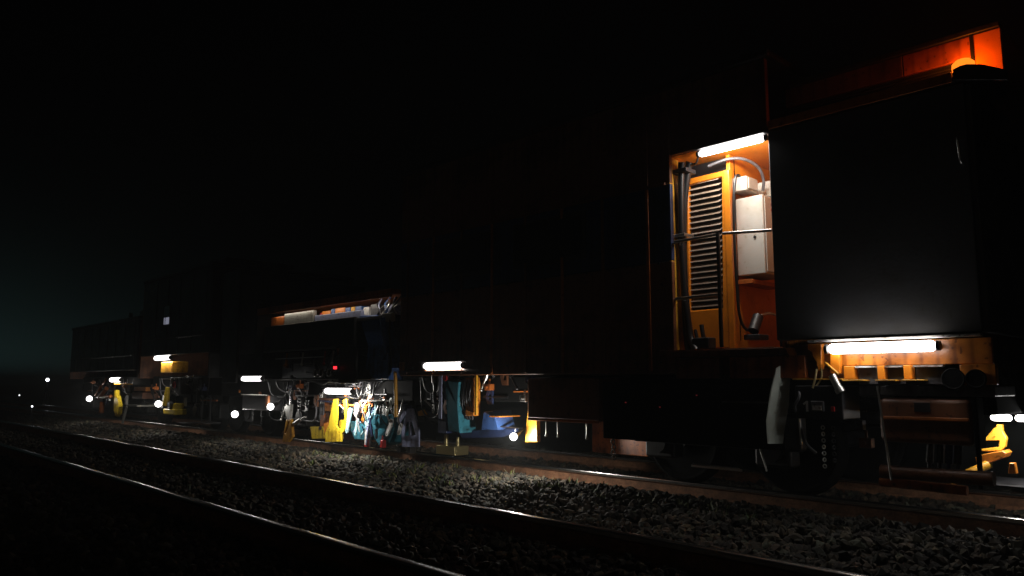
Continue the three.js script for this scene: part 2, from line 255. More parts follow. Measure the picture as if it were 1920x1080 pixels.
// ================================================================ the nearest machine (s 1.2 to 8.3)
const A = thing('track_machine', 'nearest orange work machine with a lit doorway, a louvred engine bay and an amber beacon', 'rail vehicle', 7.45, 0.2, 4.8, 'track maintenance machines');
{
  const X = 5.9, XB = 9.0;
  // body shell: the side walls, ends, floor and roof leave the cross passage (s 2.95 to 3.95) open towards us
  put(A, 'side_panel', bx(X, X + 0.05, 1.56, 3.36, 1.45, 2.95, 0.012), M.panel, 'grey side panel above the long lamp');
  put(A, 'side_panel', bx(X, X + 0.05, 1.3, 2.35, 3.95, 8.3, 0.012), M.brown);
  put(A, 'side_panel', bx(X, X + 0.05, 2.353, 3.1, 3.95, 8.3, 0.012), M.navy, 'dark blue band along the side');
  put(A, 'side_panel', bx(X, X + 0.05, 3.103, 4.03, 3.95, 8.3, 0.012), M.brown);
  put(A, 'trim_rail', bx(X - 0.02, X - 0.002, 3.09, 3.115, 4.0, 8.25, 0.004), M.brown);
  put(A, 'lintel', bx(X + 0.003, X + 0.06, 3.37, 4.03, 2.95, 3.947, 0.01), M.brown);
  put(A, 'window_frame', bx(X - 0.012, X + 0.03, 2.5, 3.02, 5.0, 6.1, 0.01), M.dark); put(A, 'window_pane', bx(X - 0.018, X - 0.013, 2.55, 2.97, 5.05, 6.05, 0), M.glass);
  put(A, 'window_frame', bx(X - 0.012, X + 0.03, 2.5, 3.02, 6.5, 7.6, 0.01), M.dark); put(A, 'window_pane', bx(X - 0.018, X - 0.013, 2.55, 2.97, 6.55, 7.55, 0), M.glass);
  put(A, 'end_wall', bx(X + 0.003, XB, 1.3, 4.03, 8.25, 8.3, 0.01), M.brown);
  put(A, 'end_wall', bx(X + 0.053, XB, 1.56, 3.36, 1.42, 1.47, 0.01), M.panel);
  put(A, 'bulkhead', bx(X + 0.055, XB, 1.5, 3.36, 2.88, 2.93, 0.005), M.orange);
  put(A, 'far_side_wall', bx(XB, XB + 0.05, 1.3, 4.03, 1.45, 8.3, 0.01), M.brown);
  put(A, 'roof', bx(X - 0.03, XB + 0.08, 4.035, 4.1, 2.9, 8.35, 0.02), M.dark);
  put(A, 'passage_floor', bx(X - 0.03, XB, 1.45, 1.51, 2.96, 4.1, 0.006), M.brown);
  put(A, 'passage_ceiling', bx(X + 0.065, XB, 3.37, 3.4, 2.94, 4.3, 0.005), M.door);
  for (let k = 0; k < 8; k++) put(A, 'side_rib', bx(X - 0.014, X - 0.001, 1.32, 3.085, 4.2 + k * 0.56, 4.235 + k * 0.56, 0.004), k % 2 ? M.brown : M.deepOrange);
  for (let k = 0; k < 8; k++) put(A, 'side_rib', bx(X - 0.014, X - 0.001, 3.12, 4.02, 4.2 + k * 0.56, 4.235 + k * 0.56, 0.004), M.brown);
  for (const y of [1.4, 2.34]) for (let k = 0; k < 14; k++) put(A, 'bolt_head', disc([X - 0.005, y, 4.1 + k * 0.3], 0.012, 0.012, 8), M.dark);
  {
    put(A, 'grab_handle', hose([[X + 0.01, 2.95, 1.5], [X - 0.05, 2.94, 1.5], [X - 0.06, 2.86, 1.495], [X - 0.05, 2.77, 1.49], [X + 0.01, 2.76, 1.49]], 0.01, 24), M.steel);
  }
  // stepped roof above the near half, with the panel the beacon lights
  put(A, 'roof_ledge', bx(X + 0.004, 6.42, 3.365, 3.42, 1.3, 2.94, 0.01), M.dark);
  put(A, 'roof_ledge_lip', bx(X - 0.012, X + 0.002, 3.375, 3.45, 1.52, 2.94, 0.003), M.deepOrange);
  const ux = 6.25;
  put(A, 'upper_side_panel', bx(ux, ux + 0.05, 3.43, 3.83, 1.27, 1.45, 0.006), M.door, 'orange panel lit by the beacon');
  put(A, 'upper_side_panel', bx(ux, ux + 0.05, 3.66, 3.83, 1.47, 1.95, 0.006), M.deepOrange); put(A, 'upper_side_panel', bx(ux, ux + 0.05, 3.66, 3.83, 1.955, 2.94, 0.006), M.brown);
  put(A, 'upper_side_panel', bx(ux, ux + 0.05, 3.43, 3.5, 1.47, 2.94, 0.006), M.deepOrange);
  put(A, 'roof_grille', bx(ux + 0.03, ux + 0.06, 3.5, 3.66, 1.47, 2.94, 0.004), M.black);
  for (let k = 0; k < 5; k++) put(A, 'grille_bar', bx(ux + 0.008, ux + 0.028, 3.525 + k * 0.028, 3.535 + k * 0.028, 1.5, 2.92, 0.002), M.dark);
  put(A, 'panel_strap', bx(ux - 0.012, ux - 0.002, 3.44, 3.84, 1.448, 1.472, 0.003), M.black);
  put(A, 'roof', bx(ux - 0.02, XB + 0.05, 3.835, 3.88, 1.27, 2.895, 0.01), M.dark);
  // hood in front of the ledge: its peak hides the foot of the beacon
  put(A, 'beacon_guard', plate(X - 0.036, [[1.502, 3.458], [1.453, 3.471], [1.412, 3.47], [1.321, 3.441], [1.29, 3.423], [1.173, 3.352], [1.172, 3.278], [1.507, 3.38]], 0.02, 0.004), M.black);
  {
    const b = put(A, 'beacon', new THREE.CylinderGeometry(0.055, 0.07, 0.1, 20).translate(6.14, 3.48, -1.5), M.dark, 'amber flashing beacon on the roof ledge');
    put(b, 'beacon_lamp', new THREE.LatheGeometry([[0.074, 0], [0.078, 0.015], [0.075, 0.05], [0.05, 0.075], [0.001, 0.082]].map(([a, c]) => new THREE.Vector2(a, c)), 20).translate(6.14, 3.535, -1.5), E.amber);
    const L = new THREE.PointLight(0xff7416, 0.42); L.position.set(6.14, 3.58, -1.5); L.shadow.radius = 2; L.castShadow = true; scene.add(L);
  }

  // ---- the lit passage: louvred engine box with cabinets on its near end
  const lx = 6.2, se = 3.5; // louvre face, near end face
  put(A, 'louvre_frame', plate(lx, [[4.003, 3.196], [3.512, 3.201], [3.535, 1.53], [4.01, 1.545]], 0.05, 0.006, [[[3.944, 3.136], [3.575, 3.147], [3.613, 1.898], [3.963, 1.892]]]), M.door, 'orange frame around the louvres');
  for (let k = 0; k < 23; k++) {
    const y = 1.93 + k * 0.0548, g = join(new THREE.BoxGeometry(0.07, 0.005, 0.41).rotateZ(0.5).translate(0.03, 0.018, 0), new THREE.BoxGeometry(0.006, 0.012, 0.41).translate(-0.002, 0.004, 0));
    put(A, 'louvre_slat', g.translate(lx + 0.02, y, -3.825), M.slat);
  }
  put(A, 'louvre_backing', bx(lx + 0.13, lx + 0.15, 1.6, 3.36, 3.52, 4.1, 0), M.black);
  put(A, 'engine_box_end', bx(lx + 0.06, 8.6, 1.512, 3.365, se + 0.02, se + 0.06, 0.004), M.door, 'orange end wall carrying the cabinets');
  put(A, 'corner_post', bx(lx - 0.012, lx + 0.055, 1.512, 3.2, se - 0.006, se + 0.055, 0.008), M.door);
  put(A, 'lower_panel', bx(lx + 0.01, lx + 0.04, 1.53, 1.9, 3.57, 3.99, 0.005), M.door);
  put(A, 'passage_side_wall', bx(X + 0.055, lx + 0.2, 1.512, 3.365, 4.09, 4.12, 0.004), M.door);
  put(A, 'door_jamb', bx(X + 0.003, X + 0.16, 1.512, 3.36, 3.955, 3.985, 0.006), M.amber);
  put(A, 'door_jamb', bx(X + 0.05, X + 0.09, 1.512, 3.36, 2.935, 2.95, 0.005), M.dark);
  const cab = (x0, x1, y0, y1, s0, s1, label) => { const c = put(A, 'cabinet', bx(x0, x1, y0, y1, s0, s1, 0.012), M.cabinet, label); put(c, 'cabinet_door', bx(x0 + 0.02, x1 - 0.02, y0 + 0.02, y1 - 0.02, s0 - 0.012, s0 - 0.002, 0.004), M.cabinet); return c; };
  const c1 = cab(6.33, 6.78, 2.2, 2.94, 3.24, se + 0.018, 'tall cream switch cabinet');
  for (const y of [2.86, 2.81]) put(c1, 'cabinet_button', rod([6.47, y, 3.228], [6.47, y, 3.205], 0.014), M.red);
  put(c1, 'cabinet_lock', disc([6.326, 2.55, 3.33], 0.012, 0.012), M.dark);
  cab(6.27, 6.48, 2.99, 3.13, 3.36, se + 0.018, 'small cream junction box above the cabinet');
  cab(6.66, 6.86, 2.99, 3.15, 3.3, se + 0.018, 'second small junction box beside the pipe');
  put(A, 'angle_iron', bx(6.3, 6.9, 2.12, 2.16, 3.36, se + 0.018, 0.004), M.deepOrange);
  put(A, 'curved_pipe', hose([[6.18, 3.27, 3.7], [6.2, 3.3, 3.5], [6.3, 3.3, 3.4], [6.47, 3.24, 3.34], [6.56, 3.14, 3.34], [6.58, 3.04, 3.36]], 0.015), M.grey);
  put(A, 'electric_cable', hose([[6.3, 3.13, 3.44], [6.24, 3.15, 3.44], [6.2, 3.0, 3.45], [6.19, 2.6, 3.46], [6.2, 2.1, 3.46], [6.22, 1.8, 3.45], [6.27, 1.7, 3.43], [6.36, 1.69, 3.4]], 0.014), M.rubber);
  put(A, 'electric_motor', join(rod([6.32, 1.68, 3.38], [6.42, 1.82, 3.38], 0.05), bx(6.28, 6.46, 1.6, 1.65, 3.3, 3.46, 0.01)), M.dark);
  put(A, 'drain_pipe', hose([[6.45, 1.83, 3.38], [6.6, 1.86, 3.36], [6.8, 1.84, 3.36]], 0.012), M.white);
  const hs = [[[5.97, 3.3, 3.86], [5.99, 3.22, 3.88], [6.0, 2.9, 3.9], [6.0, 2.4, 3.9], [6.0, 1.95, 3.88], [6.01, 1.62, 3.84], [5.95, 1.5, 3.75]], [[6.04, 3.3, 3.82], [6.05, 3.2, 3.85], [6.06, 2.95, 3.9], [6.07, 2.6, 3.93], [6.07, 2.0, 3.93], [6.04, 1.6, 3.9], [6.0, 1.5, 3.86]]];
  for (const p of hs) put(A, 'hydraulic_hose', hose(p, 0.034, 60, 10), M.rubber, 'thick black hose hanging at the door jamb');
  put(A, 'hydraulic_hose', hose([[6.1, 3.3, 3.9], [6.11, 3.0, 3.94], [6.1, 2.3, 3.95], [6.09, 1.7, 3.93], [6.03, 1.56, 3.8]], 0.016, 50), M.rubber);
  put(A, 'hose_clamp', bx(5.95, 6.12, 2.58, 2.61, 3.84, 3.98, 0.005), M.steel); put(A, 'hose_clamp', bx(5.95, 6.12, 3.2, 3.24, 3.8, 3.96, 0.005), M.dark);
  put(A, 'valve_block', join(bx(5.95, 6.08, 1.52, 1.62, 3.62, 3.8, 0.012), rod([6.0, 1.6, 3.7], [6.0, 1.74, 3.72], 0.02), rod([6.02, 1.6, 3.78], [6.02, 1.7, 3.8], 0.016)), M.dark);
  for (const [y0, y1] of [[2.52, 2.53], [1.985, 1.99]]) put(A, 'handrail', join(rod([X + 0.03, y0, 3.945], [X - 0.02, y0, 3.9], 0.014), rod([X - 0.02, y0, 3.9], [X - 0.02, y1, 3.46], 0.014)), M.steel);
  put(A, 'handrail', rod([X - 0.02, 2.53, 3.4], [X + 0.02, 2.5, 2.96], 0.014), M.steel);
  put(A, 'handrail_post', rod([X - 0.02, 1.52, 3.45], [X - 0.02, 2.545, 3.45], 0.018), M.black);
  tubeLamp(A, 2.98, 3.62, 3.31, X + 0.0, { r: 0.03, glowing: 14, power: 125, aim: [0.8, -0.6], label: 'white tube lamp under the doorway lintel' });
  put(A, 'lamp_cable', hose([[5.95, 3.33, 3.66], [6.0, 3.27, 3.72], [6.05, 3.29, 3.8], [6.08, 3.33, 3.88]], 0.01, 20), M.rubber);
  put(A, 'door_step', bx(X - 0.05, X + 0.06, 1.44, 1.5, 2.9, 3.95, 0.008), M.brown);
  put(A, 'sill_beam', bx(X + 0.01, X + 0.07, 1.25, 1.435, 2.72, 3.4, 0.008), M.deepOrange);
  put(A, 'sill_beam', bx(X + 0.01, X + 0.07, 1.25, 1.435, 3.5, 3.95, 0.008), M.brown);

  // ---- underframe below the grey panel: orange beam, hangers, long lamp
  put(A, 'frame_lip', bx(X - 0.022, X + 0.05, 1.535, 1.552, 1.46, 2.68, 0.004), M.white);
  put(A, 'frame_beam', bx(X + 0.075, X + 0.11, 1.345, 1.527, 1.42, 2.66, 0.006), M.orange, 'orange frame beam behind the long lamp');
  tubeLamp(A, 1.73, 2.5, 1.475, X - 0.05, { r: 0.04, cover: false, glowing: 13, power: 0.6, aim: [-0.5, -0.86], label: 'long white tube lamp on the orange beam' });
  put(A, 'frame_beam', bx(X + 0.04, X + 0.1, 1.2, 1.34, 1.4, 1.62, 0.006), M.orange);
  for (const [s0, s1] of [[2.34, 2.42], [2.12, 2.17], [1.93, 1.985]]) {
    const h = put(A, 'hanger', bx(X + 0.02, X + 0.1, 1.24, 1.342, s0, s1, 0.005), M.door); put(h, 'hanger_foot', bx(X - 0.02, X + 0.1, 1.225, 1.237, s0 - 0.09, s1 + 0.005, 0.004), M.amber);
  }
  for (const [s0, s1] of [[2.19, 2.335], [1.99, 2.115], [1.72, 1.92]]) { const w = put(A, 'equipment_box', bx(X + 0.08, X + 0.3, 1.2, 1.338, s0, s1, 0.006), M.grey); put(w, 'box_edge', bx(X + 0.02, X + 0.078, 1.328, 1.34, s0 + 0.002, s1 - 0.002, 0.002), M.white); }
  put(A, 'gusset', plate(X + 0.02, [[2.888, 1.5], [2.833, 1.498], [2.813, 1.454], [2.811, 1.397], [2.769, 1.332], [2.758, 1.28], [2.808, 1.28], [2.832, 1.341], [2.837, 1.411], [2.872, 1.456]], 0.05), M.door);
  put(A, 'gusset', plate(X + 0.0, [[2.688, 1.523], [2.576, 1.519], [2.586, 1.321], [2.612, 1.308], [2.622, 1.372], [2.65, 1.423], [2.656, 1.458], [2.69, 1.48]], 0.06), M.door);
  put(A, 'gusset', plate(X + 0.0, [[2.51, 1.47], [2.435, 1.468], [2.445, 1.286], [2.52, 1.287]], 0.06), M.door);
  put(A, 'lower_flange', bx(X - 0.02, X + 0.1, 1.236, 1.246, 2.42, 2.82, 0.003), M.amber);
  put(A, 'frame_web', bx(X + 0.1, X + 0.13, 1.25, 1.52, 2.42, 2.9, 0.004), M.brown);
  put(A, 'copper_wire', hose([[5.89, 1.32, 2.62], [5.88, 1.25, 2.63], [5.87, 1.17, 2.65]], 0.009, 16), M.brass); put(A, 'copper_wire', hose([[5.9, 1.33, 2.585], [5.9, 1.25, 2.59], [5.88, 1.18, 2.63]], 0.007, 16), M.brass);
  put(A, 'hose_coupling', join(rod([5.87, 1.27, 2.49], [5.86, 1.17, 2.44], 0.03), rod([5.86, 1.17, 2.44], [5.86, 1.14, 2.425], 0.037)), M.steel);
  put(A, 'stay_rod', rod([5.9, 1.37, 2.55], [5.87, 1.28, 2.44], 0.009), M.amber);
  // pale curved mudguard
  put(A, 'mudguard', slab([[5.8, 0.9, 3.013], [5.79, 0.721, 3.002], [5.92, 0.717, 2.944], [5.94, 0.855, 2.929], [5.97, 1.028, 2.903], [5.99, 1.317, 2.885], [5.93, 1.36, 2.928], [5.86, 1.333, 2.94], [5.82, 1.138, 2.976]], 0.015), M.pale, 'pale bent mudguard plate');
  put(A, 'step_plate', slab([[6.1, 0.46, 3.937], [6.1, 0.459, 3.418], [6.2, 0.457, 3.515], [6.2, 0.464, 3.977]], 0.02), M.steel); put(A, 'step_hanger', rod([6.15, 0.75, 3.3], [6.12, 0.46, 3.2], 0.008), M.steel);
  put(A, 'control_box', bx(5.87, 6.2, 0.93, 1.19, 2.42, 2.8, 0.01), M.dark);
  put(A, 'gauge_box', bx(5.84, 5.868, 0.99, 1.07, 2.56, 2.66, 0.006), M.grey); put(A, 'gauge_glass', bx(5.834, 5.839, 1.0, 1.035, 2.575, 2.645, 0), M.white);
  put(A, 'red_tag', bx(5.856, 5.868, 0.99, 1.03, 2.48, 2.51, 0.004), M.red);
  for (const [s, n] of [[2.62, 7], [2.54, 6]]) for (let k = 0; k < n; k++) put(A, 'chain_link', ring([5.95, 0.86 - k * 0.05, s], 0.014, 0.005).applyMatrix4(new THREE.Matrix4().makeTranslation(-5.95, 0, s).premultiply(new THREE.Matrix4().makeRotationY(k % 2 ? 1.2 : -0.2)).premultiply(new THREE.Matrix4().makeTranslation(5.95, 0, -s))), s > 2.6 ? M.steel : M.dark);
  put(A, 'brake_hose', hose([[5.9, 1.18, 2.78], [5.86, 1.1, 2.76], [5.86, 1.02, 2.8], [5.9, 0.95, 2.79], [5.91, 0.8, 2.77], [5.88, 0.72, 2.72], [5.9, 0.66, 2.66]], 0.012, 40), M.grey);
  put(A, 'lever_rod', rod([5.9, 1.0, 2.79], [5.9, 0.72, 2.78], 0.008), M.steel);
  // tank and tool boxes at the near end
  put(A, 'tank', bx(6.02, 6.2, 0.77, 1.1, 1.585, 2.22, 0.04), M.brown); put(A, 'tank_end', bx(6.0, 6.16, 0.76, 1.11, 1.545, 1.58, 0.01), M.soot); put(A, 'tank_ledge', bx(5.99, 6.018, 0.94, 0.965, 1.6, 2.18, 0.005), M.deepOrange); put(A, 'tank_plate', bx(6.01, 6.018, 1.0, 1.07, 1.85, 1.96, 0.003), M.dark);
  put(A, 'equipment_box', bx(6.04, 6.6, 1.115, 1.195, 1.44, 2.36, 0.012), M.grey);
  for (const [s, r] of [[1.66, 0.07], [1.52, 0.06]]) put(A, 'air_horn', join(rod([5.92, 1.24, s], [6.2, 1.26, s], r, 0.03, 18), ring([5.92, 1.24, s], r, 0.008)), M.soot);
  put(A, 'hanging_rod', rod([5.93, 1.19, 2.18], [5.93, 0.5, 2.12], 0.008), M.steel);
  put(A, 'cross_pipe', rod([6.1, 0.54, 2.25], [6.1, 0.55, 1.5], 0.05), M.brown); put(A, 'cross_pipe', rod([6.2, 0.45, 2.3], [6.2, 0.44, 1.7], 0.035), M.deepOrange);
  for (const [s, m] of [[1.93, M.grey], [1.86, M.dark], [1.8, M.navy], [1.74, M.dark]]) put(A, 'hydraulic_cylinder', join(rod([6.25, 0.82, s], [6.22, 0.62, s + 0.015], 0.026), rod([6.22, 0.62, s + 0.015], [6.2, 0.5, s + 0.02], 0.014)), m);
  // lit coupling gear at the near end
  put(A, 'lamp_hood', bx(7.02, 7.35, 0.985, 1.0, 1.1, 1.8, 0.004), M.soot);
  for (const [s0, s1, x] of [[1.6, 1.75, 7.15], [1.45, 1.58, 7.16], [1.22, 1.43, 7.15]]) { const b = put(A, 'work_lamp', bx(x - 0.02, x + 0.06, 0.96, 0.982, s0, s1, 0.004), M.dark); put(b, 'tube', new THREE.CapsuleGeometry(0.026, s1 - s0 - 0.05, 5, 12).rotateX(Math.PI / 2).translate(x, 0.93, -(s0 + s1) / 2), E.tube); }
  { const L = new THREE.RectAreaLight(0xfffaf2, 100, 0.4, 0.05); L.position.set(7.06, 0.89, -1.52); L.lookAt(7.32, 0, -1.6); scene.add(L); }
  put(A, 'coupling_bracket', plate(7.2, [[1.725, 0.872], [1.688, 0.873], [1.687, 0.821], [1.662, 0.763], [1.678, 0.693], [1.71, 0.661], [1.771, 0.653], [1.848, 0.648], [1.847, 0.666], [1.723, 0.691], [1.712, 0.743], [1.831, 0.736], [1.801, 0.773], [1.751, 0.836], [1.727, 0.854]], 0.06), M.amber, 'curved yellow coupling bracket under the lamps');
  put(A, 'coupling_arm', plate(7.05, [[1.859, 0.606], [1.804, 0.635], [1.66, 0.674], [1.639, 0.655], [1.656, 0.62], [1.794, 0.555], [1.855, 0.563]], 0.2), M.orange);
  put(A, 'coupling_arm', rod([7.0, 0.56, 1.76], [6.75, 0.42, 1.98], 0.035), M.amber);
  put(A, 'foot_plate', bx(6.9, 7.5, 0.4, 0.42, 1.3, 1.95, 0.004), M.dark); put(A, 'yellow_wedge', plate(7.1, [[1.839, 0.535], [1.768, 0.566], [1.771, 0.523], [1.833, 0.51]], 0.08), M.yellow);
  put(A, 'coupling_post', bx(6.28, 6.32, 0.45, 0.85, 1.62, 1.65, 0.006), M.soot); put(A, 'coupling_foot', plate(7.0, [[1.611, 0.585], [1.575, 0.588], [1.567, 0.507], [1.624, 0.502]], 0.06), M.orange);
  put(A, 'buffer_plate', bx(6.9, 7.3, 0.36, 0.375, 1.1, 1.6, 0.003), M.steel);

  // ---- middle of the machine: bogie and black skirts, brown box, lamp bay
  put(A, 'main_frame', bx(6.3, 8.6, 0.98, 1.29, 1.5, 8.25, 0.02), M.soot);
  put(A, 'bogie_frame', bx(6.25, 6.4, 0.62, 0.95, 2.95, 4.75, 0.04), M.black); wheelset(A, 3.25); wheelset(A, 4.45);
  put(A, 'skirt', bx(5.94, 5.98, 0.66, 1.22, 2.95, 4.85, 0.01), M.soot); put(A, 'skirt_rib', bx(5.925, 5.938, 1.04, 1.055, 3.0, 3.5, 0.003), M.grey);
  for (const p of [[5.93, 1.02, 4.55], [5.93, 0.985, 4.15], [5.93, 1.1, 3.75]]) { put(A, 'marker_lamp', disc(p, 0.006, 0.012, 10), E.dimRed); }
  for (let k = 0; k < 7; k++) put(A, 'chain_link', ring([5.95, 0.78 - k * 0.05, 4.72 + 0.01 * (k % 2)], 0.022, 0.007), M.chrome);
  put(A, 'ballast_box', bx(5.95, 7.0, 0.82, 1.26, 4.9, 5.93, 0.02), M.brown, 'rust brown box beneath the side'); put(A, 'box_lower_rim', bx(5.93, 5.948, 0.8, 0.83, 4.9, 5.9, 0.004), M.deepOrange);
  put(A, 'guide_bracket', plate(6.2, [[6.175, 0.889], [6.131, 0.903], [6.08, 0.856], [6.021, 0.797], [6.022, 0.54], [6.22, 0.529], [6.21, 0.669]], 0.06, 0.008), M.amber, 'yellow bracket glowing beside the bulb lamp');
  for (const s of [5.45, 5.62, 5.05]) put(A, 'drop_pin', join(rod([5.93, 0.79, s], [5.93, 0.66, s], 0.009), ball([5.93, 0.65, s], 0.016)), M.steel);
  put(A, 'sweep_plate', bx(6.9, 7.0, 0.4, 0.8, 5.0, 5.8, 0.01), M.deepOrange);
  bulbLamp(A, 6.02, 0.6, 6.22, 0.044, 3.0, 'round white bulb lamp beside the yellow bracket');
  tubeLamp(A, 6.97, 7.72, 1.42, X - 0.02, { r: 0.04, glowing: 5, power: 42, aim: [0.5, -0.86], label: 'white tube lamp above the teal column' });
  put(A, 'lamp_shelf', bx(X - 0.05, X + 0.1, 1.345, 1.36, 6.9, 8.2, 0.004), M.dark);
  put(A, 'orange_bracket', bx(X - 0.01, X + 0.06, 1.37, 1.48, 8.18, 8.29, 0.006), M.orange); put(A, 'hanging_pole', rod([X + 0.02, 1.36, 8.42], [X + 0.05, 0.75, 8.42], 0.025), M.amber);
  put(A, 'teal_column', join(plate(6.1, [[7.664, 1.289], [7.577, 1.288], [7.548, 0.922], [7.5, 0.602], [7.268, 0.586], [7.315, 0.927], [7.298, 1.22], [7.576, 1.247]], 0.28, 0.01)), M.teal, 'teal steel column below the lamp');
  put(A, 'column_edge', bx(6.085, 6.097, 0.75, 1.3, 7.62, 7.68, 0.003), M.lilac); put(A, 'navy_column', bx(6.25, 6.5, 0.55, 1.3, 7.72, 7.9, 0.01), M.navy);
  put(A, 'orange_column', plate(6.15, [[7.233, 1.273], [7.069, 1.273], [7.065, 0.801], [7.227, 0.796]], 0.12, 0.01), M.orange); put(A, 'orange_column_flange', bx(6.12, 6.145, 0.82, 1.3, 6.98, 7.02, 0.003), M.amber);
  put(A, 'warning_disc', disc([6.06, 1.27, 7.52], 0.04, 0.015), M.red);
  put(A, 'blue_box', plate(6.2, [[6.943, 0.856], [6.749, 0.874], [6.672, 0.648], [6.981, 0.634]], 0.3, 0.01), M.blue, 'blue tapered box'); put(A, 'box_cap', bx(6.15, 6.5, 0.8, 0.815, 6.6, 6.78, 0.003), M.orange);
  put(A, 'blue_beam', plate(6.3, [[7.571, 0.59], [6.481, 0.671], [6.481, 0.627], [6.723, 0.552], [7.463, 0.5]], 0.06, 0.012), M.navy); put(A, 'beam_edge', bx(6.24, 6.298, 0.675, 0.685, 6.35, 7.0, 0.003), M.steel);
  put(A, 'spring_plank', rod([6.4, 0.75, 8.2], [6.4, 0.72, 7.75], 0.09, 0.11, 18), M.dark);
  put(A, 'valve_block', join(bx(6.3, 6.42, 0.8, 0.93, 7.9, 8.1, 0.01), ball([6.28, 0.9, 7.95], 0.05), rod([6.28, 0.88, 8.05], [6.2, 0.98, 8.12], 0.015)), M.white); put(A, 'yellow_bracket', plate(6.25, [[8.357, 0.814], [8.238, 0.846], [8.165, 0.777], [8.332, 0.757]], 0.04), M.amber);
  for (let k = 0; k < 6; k++) put(A, 'control_hose', hose([[6.15, 1.25, 7.08 + k * 0.035], [6.13, 1.05, 7.12 + k * 0.03], [6.16, 0.9, 7.1 + k * 0.045], [6.2, 0.75, 7.14 + k * 0.02]], 0.009, 20, 6), k % 2 ? M.rubber : M.grey);
}

// ================================================================ second machine: tamping unit with open bays (s 8.5 to 14.2)
const B = thing('track_machine', 'low machine with a yellow clamp, teal tamping arms and a lit slot under its roof', 'rail vehicle', 7.45, 0.2, 11.3, 'track maintenance machines');
{
  const X = 5.9, XB = 9.0;
  put(B, 'side_panel', bx(X, X + 0.05, 1.75, 2.17, 9.45, 12.3, 0.01), M.dark, 'dark side wall under the lit slot');
  put(B, 'roof', bx(X - 0.02, XB, 2.43, 2.5, 8.5, 12.6, 0.01), M.deepOrange); put(B, 'far_side_wall', bx(XB - 0.05, XB, 1.3, 2.43, 8.5, 12.6, 0.01), M.dark);
  put(B, 'roof_fascia', bx(X - 0.02, X + 0.01, 2.385, 2.427, 8.5, 12.6, 0.004), M.deepOrange); put(B, 'slot_floor', bx(X + 0.06, 7.2, 2.1, 2.15, 8.6, 12.4, 0.004), M.dark); put(B, 'slot_back', bx(7.2, 7.25, 2.15, 2.43, 8.6, 12.4, 0.004), M.grey);
  put(B, 'end_wall', bx(X + 0.003, XB, 1.3, 2.43, 12.62, 12.66, 0.006), M.dark);
  put(B, 'trough', bx(X + 0.08, X + 0.14, 2.155, 2.27, 9.4, 10.75, 0.01), M.lilac, 'pale bluish trough in the lit slot'); put(B, 'trough_cover', bx(X + 0.07, X + 0.14, 2.155, 2.36, 10.78, 11.75, 0.01), M.stone, 'pale cover plate in the lit slot'); put(B, 'trough_end', bx(X + 0.08, X + 0.14, 2.155, 2.33, 11.76, 12.25, 0.01), M.deepOrange);
  const stuff = [[8.75, 8.95, M.lilac, 0.16], [9.1, 9.3, M.grey, 0.2], [9.35, 9.5, M.white, 0.17], [9.55, 9.72, M.blue, 0.2], [9.74, 9.84, M.amber, 0.2], [9.86, 10.0, M.blue, 0.2], [10.02, 10.3, M.door, 0.21], [10.32, 10.42, M.blue, 0.21], [10.44, 10.7, M.door, 0.19], [10.71, 10.77, M.red, 0.17]];
  for (const [s0, s1, m, h] of stuff) put(B, 'tool_locker', bx(X + 0.18, X + 0.4, 2.15, 2.15 + h, s0, s1, 0.012), m);
  for (let k = 0; k < 9; k++) { const a = 8.54 + k * 0.06, q = () => rr(-0.09, 0.09); put(B, 'oil_line', hose([[X + 0.09 + q() * 0.4, 2.16, a], [X + 0.1, 2.24, a + q()], [X + 0.14, 2.32, a + q()], [X + 0.2, 2.41, a + q()]], rr(0.008, 0.018), 20, 6), [M.steel, M.grey, M.lilac, M.rubber, M.blue][k % 5]); }
  { const l = put(B, 'bay_lamp', bx(X + 0.02, X + 0.06, 2.418, 2.428, 8.7, 12.2, 0.003), M.grey, 'dim strip lamp inside the slot'); put(l, 'tube', rod([X + 0.035, 2.405, 8.75], [X + 0.035, 2.405, 12.15], 0.007, 0.007, 8), glow(1, 0.95, 0.85, 1.2)); const L = new THREE.RectAreaLight(0xfff2dd, 9, 3.4, 0.03); L.position.set(X + 0.035, 2.38, -10.4); L.lookAt(X + 0.6, 1.9, -10.4); scene.add(L); }
  put(B, 'blue_arm', plate(5.98, [[9.465, 2.187], [8.991, 2.172], [8.764, 1.783], [8.622, 1.41], [8.667, 1.249], [9.034, 1.25], [9.26, 1.418], [9.191, 1.723]], 0.25, 0.015), M.blue, 'dark blue folding arm at the near end');
  put(B, 'arm_cylinder', join(rod([5.93, 2.1, 8.75], [5.93, 1.6, 8.62], 0.05), rod([5.93, 1.6, 8.62], [5.93, 1.3, 8.58], 0.025)), M.blue); put(B, 'arm_joint', join(disc([5.92, 1.62, 8.75], 0.11, 0.06), disc([5.88, 1.62, 8.75], 0.05, 0.04)), M.blue);
  put(B, 'arm_bracket', bx(5.93, 6.0, 2.05, 2.17, 8.55, 8.78, 0.008), M.cabinet); put(B, 'arm_hose', hose([[5.95, 2.1, 8.6], [5.9, 1.9, 8.55], [5.9, 1.6, 8.5], [5.95, 1.35, 8.56]], 0.014, 24), M.rubber);
  // instrument bay
  put(B, 'bay_top_edge', bx(X - 0.012, X + 0.05, 1.72, 1.742, 9.9, 12.3, 0.003), M.grey); put(B, 'bay_rail', bx(X + 0.06, X + 0.08, 1.6, 1.615, 10.4, 12.0, 0.003), M.steel);
  put(B, 'bay_back', bx(X + 0.5, X + 0.54, 1.28, 1.74, 9.0, 12.6, 0.004), M.dark); put(B, 'bay_floor', bx(X + 0.02, X + 0.5, 1.25, 1.28, 9.0, 12.6, 0.004), M.dark);
